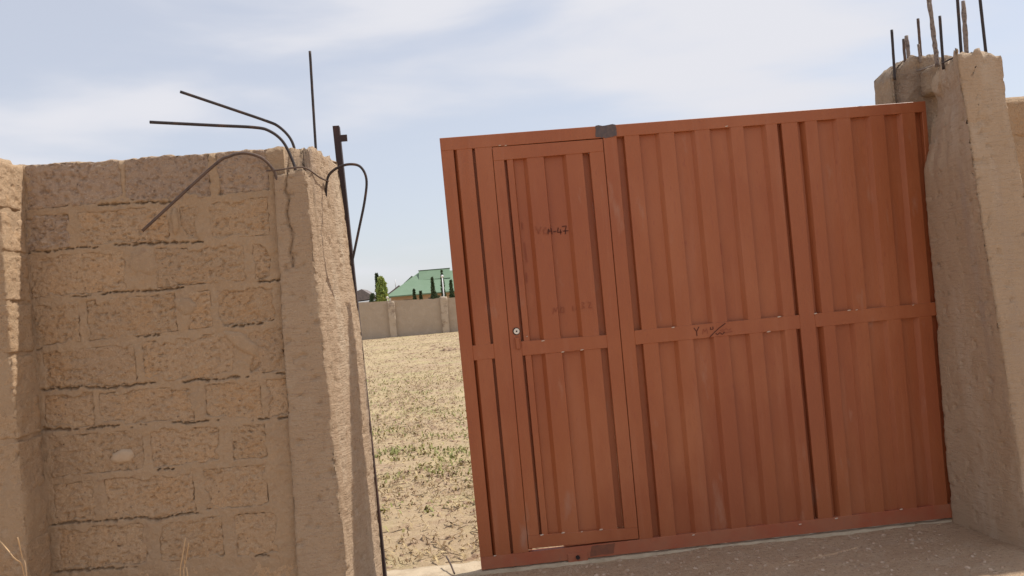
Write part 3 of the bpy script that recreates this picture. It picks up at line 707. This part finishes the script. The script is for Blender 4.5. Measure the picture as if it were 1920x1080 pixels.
# ------------------------------------------------------------------ houses beyond
def at(px, py, y): return on_y(px, py, y)
HY = 90.
hs = thing('house', (2, HY+6, 0), 'tan bungalow with a green hipped metal roof behind the far wall', 'house')
el = at(724, 556, HY); rl_ = at(786, 510, HY+5.7); rr = at(842, 504, HY+5.5); ez = el.z
wx0, wx1 = el.x+.5, el.x+19
box('wall', wx0, wx1, HY+.5, HY+11, -.1, ez, 'tan_render', hs)
rx1 = el.x+19.5; rz = rl_.z
V = [(el.x, HY, ez), (rx1, HY, ez), (rx1, HY+11.5, ez), (el.x, HY+11.5, ez), (rl_.x, HY+5.7, rz), (rx1-4.2, HY+5.7, rz-.4), (el.x, HY, ez-.14), (rx1, HY, ez-.14), (rx1, HY+11.5, ez-.14), (el.x, HY+11.5, ez-.14)]
link_mesh('roof', V, [(0, 1, 5, 4), (1, 2, 5), (2, 3, 4, 5), (3, 0, 4), (0, 1, 7, 6), (1, 2, 8, 7), (2, 3, 9, 8), (3, 0, 6, 9), (6, 7, 8, 9)], 'green_roof', hs)
# raised ridge block and side gable of the roof
a0 = at(785, 508, HY+5.0); a1 = at(843, 504, HY+5.0); sl = (rz-ez)/5.7; zf = ez+sl*3.6-.06
V = [(a0.x, HY+3.6, zf), (a1.x, HY+3.6, zf), (a1.x, HY+5.0, a0.z), (a0.x, HY+5.0, a0.z), (a0.x, HY+8.5, zf), (a1.x, HY+8.5, zf)]
link_mesh('roof_lantern', V, [(0, 1, 2, 3), (3, 2, 5, 4), (0, 3, 4), (1, 5, 2), (0, 4, 5, 1)], 'green_roof', hs)
box('ridge_cap', a0.x-.05, a1.x+.05, HY+4.95, HY+5.1, a0.z-.03, a0.z+.07, 'green_trim', hs)
g0 = at(772, 517, HY+4.5); g1 = at(752, 536, HY+4.5)
V = [(g1.x, HY+4.5, g1.z), (g0.x, HY+4.5, g0.z), (g0.x+.9, HY+4.5, g0.z-.9)]; V += [(x, y+3.5, z) for x, y, z in V]
link_mesh('gable', V, [(0, 1, 2), (3, 4, 5), (0, 1, 4, 3), (1, 2, 5, 4), (2, 0, 3, 5)], 'green_trim', hs)
for k in range(6):
    x = wx0+1.2+k*3.0; wn = box('window', x, x+1.2, HY+.46, HY+.495, 1.3, 2.55, 'window_dark', hs)
gh = thing('grey_roofed_house', (-14, 110, 0), 'distant grey-roofed house past the bright green tree', 'house')
c0 = at(678, 542, 110.); c1 = at(698, 556, 110.); 
V = [(c0.x-5, 110, c1.z-.6), (c1.x+.6, 110, c1.z-.3), (c0.x, 110, c0.z), (c0.x-5, 118, c1.z-.6), (c1.x+.6, 118, c1.z-.3), (c0.x, 118, c0.z)]
link_mesh('roof', V, [(0, 1, 2), (3, 4, 5), (0, 1, 4, 3), (1, 2, 5, 4), (2, 0, 3, 5)], 'grey_roof', gh)
box('wall', c0.x-4.6, c1.x+.2, 110.3, 117.7, -.1, c1.z-.62, 'white_wall', gh)
dh = thing('dark_roofed_house', (-12, 125, 0), 'dark gabled roof peeking out beside the green roof', 'house')
d0, d1, d2 = at(722, 555, 125.), at(744, 535, 125.), at(775, 556, 125.)
V = [(d0.x, 125, d0.z), (d2.x, 125, d0.z), (d1.x+.3, 125, d1.z), (d0.x, 133, d0.z), (d2.x, 133, d0.z), (d1.x+.3, 133, d1.z)]
link_mesh('roof', V, [(0, 1, 2), (3, 4, 5), (0, 1, 4, 3), (1, 2, 5, 4), (2, 0, 3, 5)], 'grey_roof', dh)
box('wall', d0.x+.3, d2.x-.3, 125.3, 132.7, -.1, d0.z-.02, 'white_wall', dh)
am = at(740, 526, 125.); tube('antenna', [(am.x, 126, d1.z-.3), (am.x, 126, am.z+.2)], .06, 'lamp_white', dh, 6, 0, 0, 0)

# trees behind the far wall
def foliage(name, c, h, rad, m, parent, n, seed, shape, size):
    rg = random.Random(seed); V = []; Fs = []
    for i in range(n):
        t = rg.random()**.8; a = rg.uniform(0, 2*pi); R = rad*shape(t)*(.80+.35*fr((cos(a), sin(a), t*3), 1.7, 3, seed))
        r = R*math.sqrt(rg.random())
        p = Vector((c[0]+cos(a)*r, c[1]+sin(a)*r, c[2]+t*h))
        if fr(p, 1.6, 2, seed) < -.28: continue
        d = Vector((rg.gauss(0, 1), rg.gauss(0, 1), rg.gauss(.4, 1))).normalized(); e = d.cross(Vector((rg.gauss(0, 1), rg.gauss(0, 1), rg.gauss(0, 1)))).normalized()
        s2 = size*rg.uniform(.6, 1.4); k = len(V)
        V += [p-d*s2, p+e*s2*.4, p+d*s2, p-e*s2*.4]; Fs.append((k, k+1, k+2, k+3))
    return link_mesh(name, V, Fs, m, parent)
cyp = lambda t: (1-t)**.8*min(1., t*6+.25)
ovl = lambda t: max(.05, math.sqrt(max(0., 1-(2*t-1)**2)))*(1-.3*t)
def tree(name, label, px, ptop, y, rad, m, shape, n, seed, size=.16, group=None, hbase=.5):
    if name == 'cypress_tree': group = 'slim cypresses beyond the far yard wall'
    tp = at(px, ptop, y); e = thing(name, (tp.x, y, 0), label, 'tree', group)
    tube('trunk', [(tp.x, y, -.1), (tp.x+.03, y, tp.z*.5), (tp.x, y, tp.z*.85)], .09, 'bark', e, 7, 0, 0, 3)
    foliage('crown', (tp.x, y, hbase), tp.z-hbase, rad, m, e, n, seed, shape, size)
tree('cypress_tree', 'tall dark cypress standing behind the bright green tree', 706, 514, 66., .42, 'cypress_leaf', cyp, 2600, 3)
tree('leafy_tree', 'bright yellow-green bushy tree behind the far yard wall', 714, 521, 62., .62, 'bright_leaf', ovl, 2600, 5, .20, hbase=.9)
tree('cypress_tree', 'smallest cypress near the left eave of the green-roofed house', 776, 543, 80., .36, 'cypress_leaf', cyp, 1500, 7)
tree('cypress_tree', 'short cypress, second along the front of the green-roofed house', 788, 542, 80., .34, 'cypress_leaf', cyp, 1500, 8)
tree('cypress_tree', 'mid-height slim cypress in front of the green roof', 810, 521, 78., .46, 'cypress_leaf', cyp, 2200, 9)
tree('cypress_tree', 'tallest slim cypress right behind the white lamp pole', 828, 508, 80., .46, 'cypress_leaf', cyp, 2400, 10)
tree('cypress_tree', 'cypress past the white lamp pole, close to the gate edge', 845, 526, 78., .46, 'cypress_leaf', cyp, 2200, 11)
sh = thing('shrub', (at(820, 550, 79.).x, 79., 0), 'low dark shrub between the slim cypresses by the house', 'shrub'); foliage('crown', (at(820, 550, 79.).x, 79., 0.), at(820, 546, 79.).z, .5, 'cypress_leaf', sh, 1200, 15, ovl, .15)
sh2 = thing('shrub', (at(699, 560, 85.).x, 85., 0), 'dark shrub beside the grey-roofed house', 'shrub'); foliage('crown', (at(699, 560, 85.).x, 85., 0.), at(699, 551, 85.).z, .7, 'cypress_leaf', sh2, 1200, 16, ovl, .18)
lm = at(829, 518, 70.); lamp = thing('lamp_pole', (lm.x, 70, 0), 'white lamp pole with a round head behind the far wall', 'lamp')
tube('pole', [(lm.x, 70, -.1), (lm.x, 70, lm.z)], .055, 'lamp_white', lamp, 8, 0, 0, 0)
def ball(name, c, r, m, parent=None, sq=1.):
    V = [(c[0]+r*sin(pi*i/8)*cos(2*pi*j/12), c[1]+r*sin(pi*i/8)*sin(2*pi*j/12), c[2]+r*sq*cos(pi*i/8)) for i in range(9) for j in range(12)]
    Fs = [(i*12+j, i*12+(j+1) % 12, (i+1)*12+(j+1) % 12, (i+1)*12+j) for i in range(8) for j in range(12)]
    return link_mesh(name, V, Fs, m, parent, True)
ball('lamp_head', (lm.x, 70, lm.z), .13, 'lamp_white', lamp)
gl_ = at(726, 559, FY); globe = thing('wall_lamp', (gl_.x, FY+.1, gl_.z-.12), 'small pale globe lamp on top of a far wall pilaster', 'lamp')
tube('stem', [(gl_.x, FY+.1, gl_.z-.35), (gl_.x, FY+.1, gl_.z)], .03, 'cement_lamp', globe, 6, 0, 0, 0); ball('globe', (gl_.x, FY+.1, gl_.z+.03), .075, 'cement_lamp', globe)

# ------------------------------------------------------------------ loose stuff on the ground
def lumps(name, spots, m, label, cat, seed, flat=.6):
    rg = random.Random(seed); V = []; Fs = []
    base = [(1, 0, 0), (.3, .95, 0), (-.8, .6, 0), (-.8, -.6, 0), (.3, -.95, 0), (.45, .2, .75), (-.35, .35, .85), (-.2, -.5, .7)]
    fcs = [(0, 1, 5), (1, 6, 5), (1, 2, 6), (2, 3, 6), (3, 7, 6), (3, 4, 7), (4, 0, 5), (4, 5, 7), (5, 6, 7)]
    for x, y, r in spots:
        a = rg.uniform(0, 2*pi); k = len(V); z = ground_z(x, y)-.12*r; sx = rg.uniform(.7, 1.4)
        for bx, by, bz in base:
            j = rg.uniform(.75, 1.2); bx2, by2 = bx*sx*j, by*j
            V.append((x+r*(bx2*cos(a)-by2*sin(a)), y+r*(bx2*sin(a)+by2*cos(a)), z+r*flat*bz*j))
        Fs += [tuple(k+i for i in f) for f in fcs]
    o = link_mesh(name, V, Fs, m); return tag(o, label, cat, kind='stuff')
rg = random.Random(21); spots = []; straw = []
def wedge(dens, ymax, rmin, rmax, lst, tag_=None):
    y = .25
    while y < ymax:
        D = y+4.7; dy = .05*D**.75; hw = (.36 if D < 20 else .26)*D
        n = dens*dy*2*hw*(6./(D+1))**1.35; n = int(n)+(1 if rg.random() < n % 1 else 0)
        for _ in range(n):
            x = rg.uniform(-hw, hw*.75)-.02*D; yy = y+rg.uniform(0, dy)
            if fr((x, yy, 0), .55, 2, 77)+rg.uniform(-.45, .45) < -.15: continue
            lst.append((x, yy, rmin+(rmax-rmin)*rg.random()**3*(1+.02*D)))
        y += dy
wedge(170, 42, .007, .040, spots)
for _ in range(16):                                              # a line of bigger clods far in the yard
    p = on_z(rg.uniform(805, 870), rg.uniform(649, 657)); spots.append((p.x, p.y, rg.uniform(.10, .24)))
lumps('soil_clods', spots, 'clod', 'scattered dry soil clods over the sunlit yard', 'soil', 5)
peb = [(rg.uniform(-1.5, 3.4), rg.uniform(-1.6, -.03), .003+.016*rg.random()**4) for _ in range(4200)]+[(rg.uniform(-.55, .1), rg.uniform(.2, 3), .004+.012*rg.random()**4) for _ in range(500)]
peb = [p for p in peb if not (p[0] > 2.65 and p[1] > -.68) and not (p[0] < -.5 and p[1] > -.62)]
lumps('pebbles', peb, 'pebble', 'small pebbles strewn on the shaded dirt before the gate', 'pebbles', 6, .7)
wedge(480, 40, .006, .028, straw)
V = []; Fs = []
for x, y, r in straw:
    a = rg.uniform(0, 2*pi); l = r*2.2; w = r*.28; z = ground_z(x, y)+.008; k = len(V); c_, s_ = cos(a), sin(a); ti = rg.uniform(-.3, .9)*l
    V += [(x-c_*l-s_*w, y-s_*l+c_*w, z), (x-c_*l+s_*w, y-s_*l-c_*w, z+.004), (x+s_*w*1.3, y-c_*w*1.3, z+.02+max(0, ti)*.3), (x-s_*w*1.3, y+c_*w*1.3, z+.025+max(0, ti)*.3), (x+c_*l, y+s_*l, z+max(0, ti)*.5)]
    Fs += [(k, k+1, k+2, k+3), (k+3, k+2, k+4)]
tag(link_mesh('dry_litter', V, Fs, 'straw'), 'dry straw and leaf litter over the sunlit yard', 'litter', kind='stuff')
V = []; Fs = []
cg = on_z(790, 845)
for i in range(6500):
    if rg.random() < .45: x, y = rg.gauss(cg.x, .9), rg.gauss(cg.y, 1.3)
    else: x, y = rg.uniform(-2.6, 1.2), rg.uniform(1.0, 14)
    if y < .5 or fr((x, y, 0), 1.6, 3, 66)+rg.uniform(-.3, .3) < -.02: continue
    h = rg.uniform(.02, .055); a = rg.uniform(0, 2*pi); b = rg.uniform(.4, 1.6); k = len(V); z = ground_z(x, y)-.005; w = rg.uniform(.005, .011)
    dx, dy = cos(a), sin(a)
    V += [(x-dy*w, y+dx*w, z), (x+dy*w, y-dx*w, z), (x+dx*h*b*.5+dy*w, y+dy*h*b*.5-dx*w, z+h*.8), (x+dx*h*b*.5-dy*w, y+dy*h*b*.5+dx*w, z+h*.8), (x+dx*h*b, y+dy*h*b, z+h*.75)]
    Fs += [(k, k+1, k+2, k+3), (k+3, k+2, k+4)]
tag(link_mesh('weeds', V, Fs, 'weed_leaf'), 'patch of low green weeds in the yard beyond the gap', 'weeds', kind='stuff')

# dry stalks at the foot of the wall
def stalks(label, lines, y):
    b0 = on_y(*lines[0][0], y); e = thing('dry_grass_tuft', (b0.x, y, 0), label, 'dry grass')
    for pts in lines:
        P = [on_y(px, py, y+rg.uniform(-.03, .03)) for px, py in pts]; root = P[0].copy(); root.x += rg.uniform(-.02, .02); root.z = -.03
        tube('stalk', [root]+P, .0028, 'dry_stalk', e, 5, 0, 0, 4)
stalks('dry grass stalks at the foot of the projecting wall stretch', [[(50, 1080), (42, 1045), (33, 1008)], [(46, 1082), (25, 1045), (-2, 1012)]], -.86)
stalks('thin dry grass stalks at the foot of the shaded block wall', [[(338, 1082), (342, 1045), (348, 1008)], [(345, 1084), (349, 1050), (354, 1018)], [(352, 1082), (347, 1062), (346, 1050)]], -.62)
tw0, tw1 = on_z(852, 1074), on_z(838, 1058); tw = tube('twig', [(tw0.x, tw0.y, -.005), ((tw0.x+tw1.x)/2, (tw0.y+tw1.y)/2, .03), (tw1.x, tw1.y, .045)], .005, 'rebar_rust', None, 6, 0, 0, 4)
tag(tw, 'small dark twig lying across the concrete threshold', 'twig')

# ------------------------------------------------------------------ all meshes are in world space: make every parent link keep them there
bpy.context.view_layer.update()
def world_of(o):
    m = Matrix.Translation(o.location)
    return m
root_loc = {}
for o in C.objects:
    if o.parent is None: root_loc[o.name] = o.location.copy()
door.matrix_parent_inverse = Matrix.Translation(-gate.location); door.location = (.5, .02, 0)
door_world = door.location.copy()
for o in C.objects:
    if o.parent is door: o.matrix_parent_inverse = Matrix.Translation(-door_world)
    elif o.parent is not None and o is not door: o.matrix_parent_inverse = Matrix.Translation(-o.parent.location)
